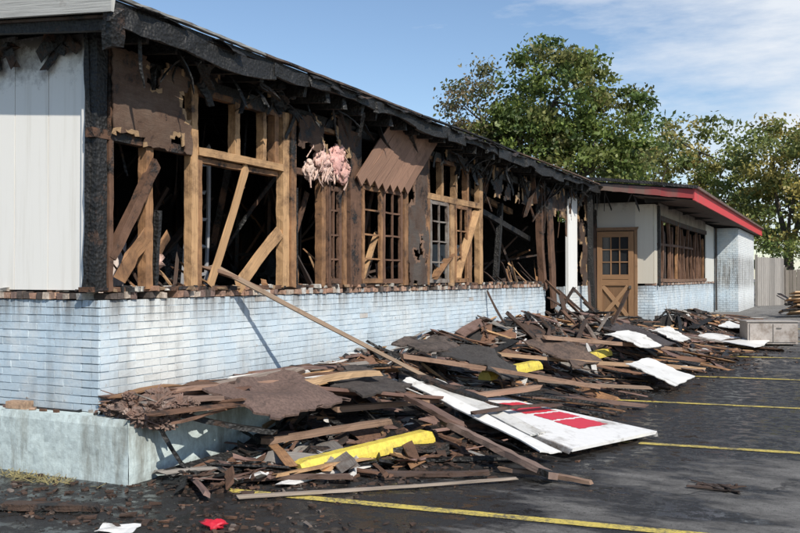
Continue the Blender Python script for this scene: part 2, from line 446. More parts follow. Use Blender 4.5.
# roof
mb=MB()
EX=.5
def roofslab(y0,y1,x0,x1,t,col,zf,m=0):
    o=len(mb.v)
    for (x,y) in ((x0,y0),(x1,y0),(x1,y1),(x0,y1)): mb.v.append(Vector((x,y,zf(x))))
    for (x,y) in ((x0,y0),(x1,y0),(x1,y1),(x0,y1)): mb.v.append(Vector((x,y,zf(x)-t)))
    for q in ((0,1,2,3),(7,6,5,4),(0,4,5,1),(1,5,6,2),(2,6,7,3),(3,7,4,0)):
        mb.face([o+i for i in q],col,None,m)
roofslab(-.38,15.0,-8.2,EX-.03,.05,(.05,.04,.035,.4),rz)
for i in range(39):
    y=-.3+i*.4
    mb.plank((-7.8,y,rz(-7.8)-.14),(EX-.06-R.random()*.05,y+R.uniform(-.02,.02),rz(EX)-.14),.05,.16,vary(R.choice([BLK,DRK,DRK,BRN])+(.32,)),0,6,.006)
y=-.4
while y<14.9:
    ln=R.uniform(.5,1.5); y1=min(y+ln,15.0)
    h=.17+R.uniform(-.06,.03)
    mb.plank((EX-.015,y,rz(EX)-.02-h/2+R.uniform(-.02,.01)),(EX-.015+R.uniform(-.02,.01),y1+.02,rz(EX)-.02-h/2+R.uniform(-.03,.02)),.03,h,(.035,.03,.027,.6),0,8,.014)
    y=y1
y=-.4
while y<15:
    w=R.uniform(.15,.5); d=R.uniform(.02,.10)
    if R.random()<.8:
        A=(EX-.1,y,rz(EX)+.02);Bp=(EX-.1,y+w,rz(EX)+.02);C=(EX+.035+d*.3,y+w,rz(EX)-.02-d*R.random());D=(EX+.035+d*.3,y,rz(EX)-.02-d*R.random())
        mb.sheet(A,Bp,C,D,.008,R.choice([(.03,.03,.03,.6),(.09,.085,.08,.2),(.02,.02,.02,.6)]),4,.012,.015)
    y+=w*.9
for (a,b,c) in ((-.40,1.6,(.24,.24,.23,-.1)),(1.6,5.2,(.12,.11,.10,.1)),(5.2,9,(.05,.045,.04,.25)),(9,14.9,(.16,.11,.08,.05))):
    mb.plank((EX+.0,a,rz(EX)+.012),(EX-.005,b,rz(EX)+.012),.05,.022,c,0,20,.006)
mb.plank((-8,-.42,rz(-8)-.02),(EX+.05,-.42,rz(EX)-.02),.03,.20,(.42,.42,.40,-.2),0,10,.004)
mb.plank((-8,-.40,rz(-8)+.095),(EX+.06,-.40,rz(EX)+.095),.07,.03,(.10,.10,.10,.0),0,10,.004)
roofslab(-.37,-.0,-8,EX-.1,.02,(.12,.10,.09,.1),lambda x:rz(x)-.12)
for i in range(60):
    y=R.uniform(0,14.8); z=rz(.2)-.22
    mb.plank((R.uniform(.05,.4),y,z),(R.uniform(.0,.42),y+R.uniform(-.35,.35),z-R.uniform(.05,.35)),R.uniform(.015,.09),.015,vary(R.choice([BLK,DRK,BLK,BRN])+(.35,)),None,3,.01,taper=.6)
for i in range(16):
    y=R.uniform(8.6,14.5); z=rz(.2)-.18
    mb.plank((R.uniform(-.3,.4),y,z),(R.uniform(-.3,.3),y+R.uniform(-.6,.6),z-R.uniform(.4,1.1)),R.uniform(.04,.14),.03,vary(R.choice([BLK,DRK,BRN,BRN])+(.2,)),None,4,.012,taper=.6)
mb.plank((EX-.02,-.35,3.62),(EX-.1,-.28,3.38),.14,.10,(.09,.08,.075,.2),0,3,.01)
mb.make('roof',[WOOD],B)

# wing roof
mb=MB()
def rw(x): return 3.58-(x-2.55)*.115
roofslab(15.15,34,-5,2.5,.06,(.05,.045,.04,.4),rw)
n=18
for i in range(n):
    y0=15.1+i*(18.9/n); y1=y0+18.9/n
    mb.plank((2.53,y0,rw(2.55)-.13),(2.53,y1,rw(2.55)-.13),.035,.27,(.55,.05,.055,max(-.1,.10-i*.06)),0,2,.001,jag=0,m=1)
for i in range(8):
    x0=2.55-i*.36; x1=x0-.36; dk=min(.75,.05+i*.09)
    mb.plank((x0,15.11,rw(x0)-.13),(x1,15.11,rw(x1)-.13),.03,.20-.01*i,(.34-.03*i,.045,.045,dk),0,2,.003,jag=0,m=1)
mb.plank((2.6,15.08,rw(2.6)+.02),(-.6,15.08,rw(-.6)+.03),.10,.07,(.02,.02,.02,.5),0,12,.012)
mb.plank((2.57,15.05,rw(2.55)+.02),(2.57,34,rw(2.55)+.02),.10,.06,(.10,.035,.035,.3),0,12,.002,m=1)
for i in range(8):
    mb.plank((1.4,15.6+i*2.3,3.4),(2.48,15.6+i*2.3,rw(2.5)-.14),.05,.14,(.06,.05,.04,.3),0,3)
roofslab(15.15,34,1.2,2.5,.02,(.10,.08,.07,.1),lambda x:rw(x)-.25)
for i in range(14):
    x=R.uniform(-.4,1.4); mb.plank((x,15.2,3.75-.1*x),(x+R.uniform(-.2,.2),15.4,3.4-R.random()*.4),R.uniform(.02,.08),.02,vary(BLK+(.5,)),None,3,.01,taper=.7)
mb.make('wing_roof',[WOOD,PAINT],B)

def burnt_panel(mb, x, y0,y1,z0,z1, th, col, cell=.035, seed=0, edgecol=(.34,.22,.12,-.2), m=0):
    ny=int((y1-y0)/cell); nz=int((z1-z0)/cell)
    V={}
    def keep(i,j):
        p=Vector((i*cell*2.2+seed,j*cell*2.2,seed*.37)); v=noise.fractal(p,1.0,2.0,4)
        ed=min(i,ny-1-i,j,nz-1-j)
        return v> th-(.0 if ed>1 else -.12)
    K=[[keep(i,j) for j in range(nz)] for i in range(ny)]
    def vid(i,j,l):
        k=(i,j,l)
        if k not in V:
            rr=random.Random(i*7919+j*104729+int(seed*13))
            V[k]=len(mb.v)
            mb.v.append(Vector((x+(.014 if l else 0)+noise.noise(Vector((i*.12,j*.12,seed)))*.03,y0+i*cell+rr.uniform(-.4,.4)*cell,z0+j*cell+rr.uniform(-.4,.4)*cell)))
        return V[k]
    for i in range(ny):
        for j in range(nz):
            if not K[i][j]: continue
            near=any(0<=a<ny and 0<=b<nz and not K[a][b] for a in (i-1,i,i+1) for b in (j-1,j,j+1))
            c=edgecol if near and noise.noise(Vector((i*.2,j*.2,seed+9)))>0 else col
            uvs=[(i*cell,j*cell),((i+1)*cell,j*cell),((i+1)*cell,(j+1)*cell),(i*cell,(j+1)*cell)]
            mb.face([vid(i,j,1),vid(i+1,j,1),vid(i+1,j+1,1),vid(i,j+1,1)],c,uvs,m)
            mb.face([vid(i,j+1,0),vid(i+1,j+1,0),vid(i+1,j,0),vid(i,j,0)],col,uvs,m)
            for (a,b,p,q) in ((i-1,j,(i,j),(i,j+1)),(i+1,j,(i+1,j+1),(i+1,j)),(i,j-1,(i+1,j),(i,j)),(i,j+1,(i,j+1),(i+1,j+1))):
                if not(0<=a<ny and 0<=b<nz) or not K[a][b]:
                    mb.face([vid(*p,0),vid(*q,0),vid(*q,1),vid(*p,1)],c,None,m)

# window wall framing
mb=MB()
def post(y0,y1,z0,z1,col,x=0.0,d=.09,lean=0,**k):
    w_=abs(y1-y0); mb.plank((x-d/2+.02,(y0+y1)/2,z0),(x-d/2+.02,(y0+y1)/2+lean,z1),w_,d,vary(col,.12),0,max(4,int((z1-z0)/.07)),min(.005,w_*.07),jag=.01,bow=R.uniform(-.003,.003),**k)
def rail(y0,y1,z,h,col,x=0.0,d=.08,drop=0,**k):
    mb.plank((x-d/2+.02,y0,z),(x-d/2+.02,y1,z+drop),d,h,vary(col,.12),0,max(3,int((y1-y0)/.09)),min(.005,h*.08),jag=.015,bow=R.uniform(-.003,.003),**k)
c0=lambda c,a:c+(a,)
post(-.06,.06,1.49,3.62,c0(DRK,.42),d=.12); post(.08,.13,1.49,3.5,c0(BRN,.2))
rail(-.1,12.4,1.505,.04,c0(BRN,.25),x=-.01,d=.13)
rail(-.1,1.13,2.78,.08,c0(BRN,.22)); rail(0,14.8,3.43,.12,c0(DRK,.42),x=-.02)
post(.52,.61,1.5,2.76,c0(ORG,.12)); post(.64,.68,1.5,2.2,c0(BLK,.5),lean=.05)
post(1.13,1.22,1.5,3.4,c0(TAN,.06)); post(1.23,1.31,1.5,2.76,c0(ORG,.16),x=-.02)
rail(1.22,2.64,2.79,.075,c0(TAN,.02),x=.02); rail(1.22,2.64,3.36,.06,c0(ORG,.15)); rail(1.3,2.6,2.72,.05,c0(ORG,.15),x=-.03)
post(1.80,1.88,2.83,3.35,c0(TAN,.02)); post(2.28,2.34,2.83,3.35,c0(TAN,.05))
post(2.50,2.58,2.83,3.36,c0(ORG,.08))
post(2.64,2.76,1.5,3.4,c0(TAN,.06),x=.01); post(2.77,2.87,1.5,3.4,c0(ORG,.16),x=.03)
rail(2.87,4.08,2.79,.07,c0(BRN,.18)); rail(2.87,4.0,3.34,.05,c0(TAN,.12)); post(3.46,3.55,1.5,2.76,c0(ORG,.16)); post(3.62,3.68,1.5,2.76,c0(BRN,.22))
post(2.87,3.0,1.5,2.6,c0(BLK,.4),x=-.03); post(3.98,4.06,1.5,2.9,c0(ORG,.16))
post(4.10,4.38,1.5,3.4,c0(BRN,.22),x=.03)
def sash(y0,y1,z0,z1,ny,nz,col,fw=.06,mw=.022,x=.02):
    rail(y0,y1,z0+fw/2,fw,col,x=x,d=.045); rail(y0,y1,z1-fw/2,fw,col,x=x,d=.045)
    post(y0,y0+fw,z0+fw,z1-fw,col,x=x,d=.043); post(y1-fw,y1,z0+fw,z1-fw,col,x=x,d=.043)
    for i in range(1,ny):
        yy=y0+(y1-y0)*i/ny; post(yy-mw/2,yy+mw/2,z0+fw,z1-fw,col,x=x-.005,d=.025)
    for j in range(1,nz):
        zz=z0+(z1-z0)*j/nz; rail(y0+fw,y1-fw,zz,mw,col,x=x-.008,d=.025)
sash(4.42,4.98,1.53,2.78,1,4,c0(ORG,.14)); sash(5.0,5.58,1.53,2.78,2,4,c0(BRN,.10))
rail(4.38,5.7,2.83,.09,c0(TAN,.12),x=.04)
post(5.62,5.74,1.5,2.9,c0(ORG,.16),x=.03)
sash(3.6,3.95,1.53,2.7,2,4,c0(BRN,.2),x=-.01)
post(6.36,6.48,1.5,3.4,c0(ORG,.16),x=.02); rail(6.4,8.6,2.80,.09,c0(TAN,.08),x=.03); rail(6.4,8.6,3.37,.06,c0(ORG,.15))
post(6.95,7.03,2.84,3.35,c0(TAN,.05)); post(7.5,7.58,2.84,3.35,c0(TAN,.05)); post(8.0,8.08,2.84,3.35,c0(ORG,.05))
sash(6.5,7.2,1.53,2.75,2,4,c0(GRY,.12)); post(7.25,7.42,1.5,2.78,c0(TAN,.12),x=.02); sash(7.45,8.0,1.53,2.75,2,3,c0(ORG,.15))
post(8.05,8.2,1.5,2.78,c0(ORG,.16)); post(8.50,8.66,1.5,3.4,c0(TAN,.08),x=.02)
mb.plank((.02,7.55,1.6),(.06,8.3,2.7),.13,.03,c0(TAN,.1)); mb.plank((.06,6.6,1.6),(.04,7.3,1.95),.12,.03,c0(ORG,.15))
mb.plank((.0,12.2,1.4),(.02,11.9,3.4),.14,.12,c0(BRN,.2),0,8,.01); mb.plank((.1,12.6,1.0),(.05,12.4,3.45),.30,.05,c0(BRN,.2),0,12,.01)
post(10.2,10.3,1.5,3.0,c0(BLK,.45),lean=.3,x=-.3); post(9.3,9.4,1.5,3.4,c0(DRK,.45),x=-.5)
rail(8.7,12.2,2.9,.10,c0(DRK,.42),x=-.3,drop=-.5); rail(9.5,12,3.2,.1,c0(TAN,.1),x=-.6,drop=-.25)
mb.plank((.02,1.40,1.52),(.0,2.02,2.75),.09,.025,c0(TAN,.0),1.57,12,.003); mb.plank((.03,1.85,1.52),(.02,2.62,2.12),.14,.025,c0(TAN,.08),1.57,9,.006,jag=.09)
mb.plank((-.02,.12,1.75),(.04,.62,2.62),.09,.08,c0(BRN,.2),0,12,.010); mb.plank((.05,.2,1.62),(.02,.52,1.95),.14,.02,c0(ORG,.14),1.57,5,.012,jag=.08)
mb.plank((-.05,.62,1.55),(-.1,.95,2.0),.12,.02,c0(ORG,.18),1.3,5,.01)
mb.plank((0,4.5,1.6),(-.05,5.0,2.2),.07,.03,c0(TAN,.1)); mb.plank((-.2,3.0,1.55),(-.2,3.5,2.6),.07,.03,c0(BRN,.2))
for i in range(60):
    y=R.uniform(.1,12); mb.plank((-.06,y,1.53),(-.12+R.uniform(-.2,.1),y+R.uniform(-.4,.4),1.53+R.uniform(.05,.45)),R.uniform(.012,.07),.02,vary(R.choice([ORG,BRN,TAN,DRK,BLK,DRK])+(R.uniform(.05,.3),)),None,3,.006,taper=.7)
for i in range(36):
    y=R.uniform(0,12); mb.plank((.04,y,3.45),(.04+R.uniform(0,.05),y+R.uniform(-.25,.25),3.4-R.uniform(.02,.28)),R.uniform(.02,.10),.012,vary(R.choice([DRK,BLK,BRN])+(.3,)),1.57,3,.008,taper=.7)
for k in range(7):
    f=k/6.5
    a=Vector((.10,4.22+1.42*f,2.80+R.uniform(-.02,.02))); b=Vector((.20,5.0+1.42*f,3.60+R.uniform(-.03,.02)))
    mb.plank(a,b,.175,.02,vary((.27,.155,.105,-.10),.18),1.45,6,.004,jag=.006)
mb.make('window_framing',[WOOD],B)

mb=MB()
burnt_panel(mb,.045,.08,1.12,2.74,3.52,-.16,(.13,.085,.06,.08),seed=3.1)
burnt_panel(mb,.055,2.9,4.1,3.05,3.56,-.08,(.09,.06,.045,.15),seed=8.7)
burnt_panel(mb,.05,1.2,2.7,3.42,3.60,-.1,(.06,.045,.04,.2),seed=5.5)
burnt_panel(mb,.05,5.74,6.38,1.5,3.5,-.35,(.085,.07,.06,.15),seed=12.3,edgecol=(.2,.12,.08,.0))
burnt_panel(mb,.05,5.9,8.6,3.4,3.60,-.15,(.06,.045,.04,.2),seed=15)
burnt_panel(mb,.03,8.7,12.3,3.0,3.60,-.05,(.05,.04,.035,.25),cell=.06,seed=22)
burnt_panel(mb,.02,12.8,15.9,2.9,3.6,-.2,(.10,.075,.06,.15),cell=.06,seed=27)
burnt_panel(mb,-.04,14.75,15.9,.6,2.95,-.3,(.06,.05,.045,.2),cell=.06,seed=31)
mb.make('burnt_sheathing',[WOOD],B)

mb=MB()
x=-.19
zt=lambda x: rz(x)-.15
while x>-5.2:
    w=.40
    mb.box((x-w/2,.02,(1.50+zt(x))/2),(w-.008,.03,zt(x)-1.50),None,(.82,.80,.75,-.04)); x-=w
mb.box((-.165,.0,2.55),(.035,.05,2.1),None,(.78,.77,.74,-.02))
mb.box((0.02,14.25,2.35),(.04,.85,2.1),None,(.78,.78,.76,-.05)); mb.box((.05,13.8,2.3),(.06,.06,2.2),None,(.7,.7,.68,.0))
mb.box((1.29,15.985,2.4),(.41,.03,1.86),None,(.56,.52,.44,.03))
mb.box((.55,15.985,3.08),(1.07,.03,.62),None,(.44,.41,.36,.03))
mb.box((1.515,16.2,2.4),(.03,.43,1.86),None,(.52,.48,.40,.05))
mb.box((1.515,25.9,2.4),(.03,2.1,1.86),None,(.60,.60,.56,.0))
mb.box((1.515,20.7,3.25),(.03,8.3,.3),None,(.25,.22,.18,.1))
mb.box((1.60,26.9,1.9),(.06,.06,2.8),None,(.03,.03,.03,.3))
mb.make('siding',[SIDING],B)
mb=MB()
for i in range(9):
    xx=-.25-R.random()*1.4; L2=R.uniform(.08,.3)
    mb.plank((xx,-.02-R.random()*.05,3.62),(xx+R.uniform(-.25,.25),-.05,3.62-L2),R.uniform(.04,.14),.015,vary(R.choice([BRN,DRK,BLK,ORG])+(.15,)),1.57,3,.01)
mb.plank((-.95,-.05,3.60),(-1.5,-.05,3.42),.12,.03,(.2,.12,.08,.1),0)
mb.plank((-.10,-.01,1.5),(-.10,-.01,3.62),.12,.05,(.05,.04,.035,.42),0,16,.008)
y=16.45
while y<24.7:
    mb.plank((1.50,y,1.5),(1.50+R.uniform(-.03,.03),y+R.uniform(-.10,.10),3.1-R.random()*.35),.09+R.uniform(0,.05),.06,vary(R.choice([BRN,ORG,BRN,DRK,BRN])+(.12,)),0,7,.010); y+=R.choice([.42,.55,.62])
mb.plank((1.51,16.3,1.55),(1.51,24.9,1.55),.08,.08,(.2,.12,.08,.1),0,8); mb.plank((1.51,16.3,3.05),(1.51,24.9,3.05),.08,.12,(.08,.06,.05,.2),0,8)
mb.plank((1.51,16.3,2.4),(1.51,22.0,2.45),.06,.06,(.16,.09,.06,.15),0,8)
mb.plank((1.56,16.35,1.4),(1.56,16.35,3.3),.10,.06,(.04,.03,.03,.4),0,6)
mb.plank((.13,15.95,.5),(.13,15.95,3.2),.12,.08,(.06,.045,.04,.2),0,6,.006)
mb.plank((1.10,15.95,.45),(1.10,15.95,2.78),.08,.06,(.26,.15,.08,.02),0,6,.003); mb.plank((.12,15.94,2.76),(1.14,15.94,2.76),.06,.08,(.24,.14,.08,.02),0,4,.003)
mb.plank((.35,14.9,.5),(.3,14.8,3.5),.12,.1,(.03,.025,.022,.5),0,5,.01)
mb.make('burnt_trim',[WOOD],B)
mb=MB()
dc=(.29,.16,.08,-.08); dp=(.20,.11,.055,-.05)
Y=15.9; x0,x1,z0,z1=.20,1.06,.48,2.70
def bx(xa,xb,za,zb,t,c,yo=0): mb.box(((xa+xb)/2,Y+yo,(za+zb)/2),(xb-xa,t,zb-za),None,c)
bx(x0,x0+.12,z0,z1,.05,dc); bx(x1-.12,x1,z0,z1,.05,dc)
for (za,zb) in ((z0,z0+.2),(1.42,1.56),(1.57,1.68),(z1-.13,z1)): bx(x0+.12,x1-.12,za,zb,.048,dc)
bx(x0+.12,x1-.12,z0+.2,1.42,.02,dp,.015)
cx=(x0+x1)/2
for sgn in (-1,1):
    mb.plank((cx-sgn*.30,Y-.012,z0+.21),(cx+sgn*.30,Y-.012-.004*sgn,1.41),.03,.09,(.36,.21,.11,-.15),0,1,.0,jag=0)
bx(x0+.12,x1-.12,1.68,z1-.13,.01,(.02,.02,.02,0),.015)
mb.m[-6:]=[1]*6
for i in (1,2):
    xx=x0+.12+(x1-x0-.24)*i/3; bx(xx-.012,xx+.012,1.68,z1-.13,.03,dc)
    zz=1.68+(z1-.13-1.68)*i/3; bx(x0+.12,x1-.12,zz-.012,zz+.012,.026,dc)
bx(x1-.1,x1-.05,1.35,1.42,.09,(.1,.09,.08,0),-.02)
mb.make('door',[WOOD,GLASS],B)
mb=MB()
for (y,z,r,c) in ((3.15,2.82,.11,(.68,.50,.42,-.02)),(3.40,2.96,.13,(.68,.44,.38,-.05)),(3.72,2.98,.16,(.68,.38,.34,-.05)),(3.90,2.86,.13,(.62,.36,.31,.0)),(3.52,2.82,.09,(.64,.46,.40,0)),(3.80,3.10,.10,(.64,.38,.33,.05))):
    mb.blob((.04,y,z),(r*.5,r*.9,r),c,0,.22,None,24,2.4)
    for q in range(5): mb.blob((.07,y+R.uniform(-r,r)*.9,z+R.uniform(-r,r)*.9),(r*.25,r*.4,r*.35),vary(c,.15),0,.3,None,12,3)
for q in range(26):
    y=R.uniform(3.05,4.0); z=R.uniform(2.7,3.15); mb.plank((.08,y,z),(.10,y+R.uniform(-.12,.12),z-R.uniform(.04,.18)),R.uniform(.008,.03),.008,vary((.6,.42,.35,.05),.3),1.57,3,.006)
mb.blob((-.15,.75,1.75),(.1,.12,.12),(.6,.4,.33,.1),0,.4)
mb.make('wall_insulation',[FLUFF],B,True)

# ------------------------------------------------------------------ debris pile
HT=[(-.4,.02),(0,.08),(1,.20),(2,.38),(3,.55),(4.5,.66),(6.4,.78),(8.5,.88),(10.5,.98),(12.5,.95),(14,.72),(16,.62),(18,.6),(20,.5),(23,.3),(26,.05)]
WD=[(-.4,.9),(.5,1.35),(2,2.2),(4,2.3),(6,2.1),(8,2.3),(10,2.9),(13,3.3),(16,3.5),(18,3.6),(21,3.2),(26,2.6)]
def pileh(x,y):
    h=lerp_tab(HT,y); w=lerp_tab(WD,y)
    x0=1.5 if y>16 else 0
    t=(x-x0)/(w-x0)
    if t>=1: return g(y)-.03
    t=max(0,t)
    k=(1-t**1.35)
    k*=.82+.45*noise.noise(Vector((x*1.3,y*.9,5.1)))+.12*noise.noise(Vector((x*4,y*4,1)))
    return max(g(y)+(h-g(y)*.5)*k-.02, g(y)-.03)
D=MB()
nxx,nyy=36,260
for j in range(nyy+1):
    y=-.4+26.4*j/nyy
    for i in range(nxx+1):
        x=3.8*i/nxx
        D.v.append(Vector((x,y,pileh(x,y)-.03+.05*noise.noise(Vector((x*9,y*9,2)))*(1 if pileh(x,y)>g(y)+.02 else 0))))
for j in range(nyy):
    for i in range(nxx):
        x=3.8*(i+.5)/nxx;y=-.4+26.4*(j+.5)/nyy
        if pileh(x,y)<g(y)-.02 or (x<.5 and y<1.5) or (y>16 and x<1.5): continue
        c=.028+.025*noise.noise(Vector((x*3,y*3,0)))
        D.face([j*(nxx+1)+i,j*(nxx+1)+i+1,(j+1)*(nxx+1)+i+1,(j+1)*(nxx+1)+i],(c*1.15,c*.95,c*.85,.1),None,1)
PUR=(.20,.125,.105)
PAL=[(BRN,.0,.28,22),(DRK,.2,.5,26),(BLK,.4,.6,24),(ORG,.0,.22,5),(TAN,-.1,.12,5),(GRY,-.15,.15,11),((.60,.58,.55),-.25,.0,4),(PUR,-.1,.2,15)]
def rcol():
    t=R.uniform(0,sum(p[3] for p in PAL))
    for c,a,b,w in PAL:
        t-=w
        if t<=0: return vary(c+(R.uniform(a,b),),.25)
    return BLK+(.4,)
for i in range(3100):
    y=-.1+21*R.random()**.95; w=lerp_tab(WD,y); x0=1.6 if y>16 else .05
    x=x0+(w+.25-x0)*R.random()**.9
    if y<2 and x<.75: continue
    ln=R.choice([R.uniform(.12,.4),R.uniform(.25,.9),R.uniform(.5,1.8)])
    if y<.8: ln*=.5
    a=R.gauss(math.pi/2,.75) if R.random()<.7 else R.uniform(0,3.14)
    dx,dy=math.cos(a)*ln/2,math.sin(a)*ln/2
    if x-abs(dx)<.02: dx=0
    z0=pileh(x-dx,y-dy); z1=pileh(x+dx,y+dy); zc=pileh(x,y)
    lift=R.uniform(.0,.06)
    z0=max(z0,g(y-dy)+.01); z1=max(z1,g(y+dy)+.01)
    ex=max(0,zc-(z0+z1)/2)
    p0=Vector((max(.03,x-dx),y-dy,z0+lift+ex+R.uniform(-.02,.05))); p1=Vector((max(.03,x+dx),y+dy,z1+lift+ex+R.uniform(-.02,.05)))
    if y>15.5 and min(p0.x,p1.x)<1.6: continue
    if (p0.x<1.6 or p1.x<1.6) and max(p0.y,p1.y)>15.8: continue
    wdt=R.choice([R.uniform(.012,.04),R.uniform(.03,.09),R.uniform(.08,.18)])
    D.plank(p0,p1,wdt,R.uniform(.008,.03),rcol(),R.uniform(-.6,.6),5,.007,jag=.07,taper=R.choice([1,1,.5]))
for i in range(48):
    y=R.gauss(11.2,1.6)
    if y<7.5 or y>14: continue
    x=R.uniform(.4,1.8); z=pileh(x,y)-.1; ln=R.uniform(.5,1.5); e=R.uniform(.15,.8); a=R.uniform(1.2,4.2)
    q=Vector((x+math.cos(a)*math.cos(e)*ln,y+math.sin(a)*math.cos(e)*ln,z+math.sin(e)*ln)); q.x=max(.05,q.x); q.y=min(q.y,15.7)
    D.plank((x,y,z),q,R.uniform(.02,.09),R.uniform(.02,.05),vary(R.choice([DRK,BLK,BRN,GRY,DRK])+(.2,)),None,5,.008)
for i in range(110):
    y=R.uniform(1.5,20); w=lerp_tab(WD,y); x0=1.9 if y>15 else .5; x=R.uniform(x0,w)
    a=R.uniform(0,3.14); s1=R.uniform(.10,.35); s2=R.uniform(.10,.26)
    u=Vector((math.cos(a),math.sin(a),0))*s1; v=Vector((-math.sin(a),math.cos(a),0))*s2
    c=Vector((x,y,0)); q=[]
    for s_ in (-u-v,u-v,u+v,-u+v):
        p=c+s_; p.x=max(p.x,.05); p.z=max(pileh(p.x,p.y),g(p.y))+.05+R.uniform(0,.07); q.append(p)
    D.sheet(*q,.010,rcol(),5,.02,.05,m=R.choice([0,2]))
for i in range(6500):
    y=-1.2+20*R.random()**1.3; w=lerp_tab(WD,max(-.4,y)); x=max(.55,w+R.gauss(.10,.42)) if y>-.2 else R.uniform(-.5,3.2)
    if y>16 and x<1.6: continue
    s_=R.choice([.006,.008,.012,.012,.018,.025,.035])
    D.box((x,y,g(y)+s_*.25),(s_*R.uniform(.5,3.2),s_*R.uniform(.4,1.4),s_*.45),Matrix.Rotation(R.uniform(0,3),3,'Z'),vary(R.choice([BLK,DRK,BLK,BLK,GRY,BLK,DRK,BRN])+(.25,)),0,s_*.2)
for i in range(90):
    y=R.uniform(.15,3.2); x=R.uniform(.08,.85); ln=R.uniform(.3,1.3); a=R.gauss(1.35,.5)
    dx,dy=math.cos(a)*ln/2,math.sin(a)*ln/2
    z=.52+R.random()*.12-(max(0,x-.55))*.3
    D.plank((max(.05,x-dx),max(-.15,y-dy),z+R.uniform(0,.03)),(max(.05,x+dx),y+dy,z+R.uniform(-.02,.05)),R.uniform(.03,.12),R.uniform(.012,.03),rcol(),R.uniform(-.3,.3),5,.008)
for i in range(60):
    y=R.uniform(-.15,.3) if i%2 else R.uniform(.3,3); D.box((R.uniform(-1.2,.48) if y<0 else R.uniform(.05,.45),y,.512),(R.uniform(.01,.07),R.uniform(.01,.05),.02),None,rcol(),0,.006)
def pl(a,b,w,t,c,roll=0,seg=12,wob=.006,**k): D.plank(a,b,w,t,c,roll,seg,wob,**k)
pl((.25,.1,.58),(.62,1.25,.60),.14,.03,(.22,.12,.08,.05)); pl((.12,.5,.62),(.75,1.0,.64),.20,.03,(.13,.07,.05,.1)); pl((.35,-.02,.63),(.95,.95,.58),.09,.04,(.2,.13,.10,.05))
pl((.45,.35,.67),(.80,1.7,.64),.10,.03,(.28,.17,.12,.0)); pl((.30,1.0,.62),(.4,2.4,.66),.12,.03,(.30,.24,.2,.0))
pl((.6,.25,.5),(1.15,.85,.30),.09,.04,(.05,.04,.035,.4)); pl((.75,.15,.1),(.6,.02,.45),.05,.03,(.03,.02,.02,.5)); pl((.85,.5,.03),(1.6,.45,.06),.12,.05,(.04,.03,.03,.45))
pl((.66,2.88,.62),(2.3,2.0,.30),.20,.04,(.15,.09,.07,.1),.25,16,.010); pl((2.2,2.05,.28),(3.42,1.30,.06),.15,.05,(.22,.15,.12,.05),.3,14,.010,endchar=.3)
pl((.9,1.5,.6),(1.9,2.6,.42),.18,.03,(.16,.09,.07,.1),.2); pl((1.1,1.9,.35),(2.5,3.9,.42),.08,.05,(.30,.19,.13,.02)); pl((1.3,1.1,.12),(2.3,1.9,.10),.10,.06,(.05,.04,.035,.4))
pl((1.0,.9,.2),(1.7,1.9,.28),.08,.05,(.24,.15,.10,.05)); pl((2.0,1.5,.03),(3.0,2.0,.05),.07,.03,(.03,.025,.02,.5)); pl((2.9,1.5,.03),(3.7,1.35,.03),.05,.03,(.25,.16,.11,.05))
pl((1.5,3.0,.50),(3.0,5.0,.12),.10,.03,(.04,.035,.03,.4)); pl((1.0,3.6,.72),(2.7,5.6,.25),.12,.05,(.26,.16,.11,.05)); pl((1.9,5.6,.3),(3.1,6.9,.12),.1,.04,(.26,.18,.13,.0))
pl((1.2,5.8,.6),(3.2,8.6,.25),.12,.05,(.36,.23,.14,-.02)); pl((1.6,7,.75),(2.9,10.8,.35),.09,.06,(.30,.19,.13,.03)); pl((2.6,8.0,.35),(3.4,9.6,.15),.16,.03,(.45,.29,.17,-.05))
pl((1.0,1.6,.63),(1.3,2.4,.66),.12,.05,(.46,.30,.17,-.05)); pl((1.9,.9,.03),(2.9,1.25,.05),.09,.03,(.10,.07,.06,.2)); pl((1.2,.2,.04),(2.0,.6,.06),.08,.03,(.14,.09,.07,.15))
pl((1.2,3.2,.62),(2.2,3.0,.38),.13,.03,(.03,.03,.03,.4)); pl((1.9,3.95,.35),(3.1,4.6,.06),.12,.03,(.04,.035,.03,.4)); pl((2.2,4.6,.22),(3.3,5.6,.05),.09,.04,(.16,.10,.08,.1))
D.sheet((.62,.55,.66),(1.25,.75,.42),(1.35,1.75,.46),(.70,1.65,.74),.02,(.13,.085,.07,.0),22,.05,.05,m=2)
D.sheet((.9,1.9,.62),(1.5,1.75,.50),(1.6,2.5,.52),(.95,2.7,.66),.02,(.06,.05,.045,.1),16,.05,.05,m=2)
D.sheet((1.1,4.2,.70),(1.9,4.4,.42),(1.9,5.2,.47),(1.1,5.2,.76),.02,(.05,.045,.042,.1),16,.06,.06,m=2)
D.sheet((1.4,6.6,.7),(2.2,6.5,.38),(2.3,7.4,.43),(1.5,7.5,.75),.02,(.12,.08,.06,.1),16,.06,.06,m=2)
D.sheet((1.8,9.9,.75),(2.7,9.7,.42),(2.8,10.8,.45),(1.9,10.9,.8),.02,(.06,.05,.05,.1),16,.06,.06,m=2)
D.sheet((.5,4.4,.78),(1.1,4.3,.68),(1.2,5.2,.70),(.6,5.3,.82),.02,(.09,.07,.06,.1),16,.06,.06,m=2)
D.make('debris_pile',[WOOD,ASH,SHING])

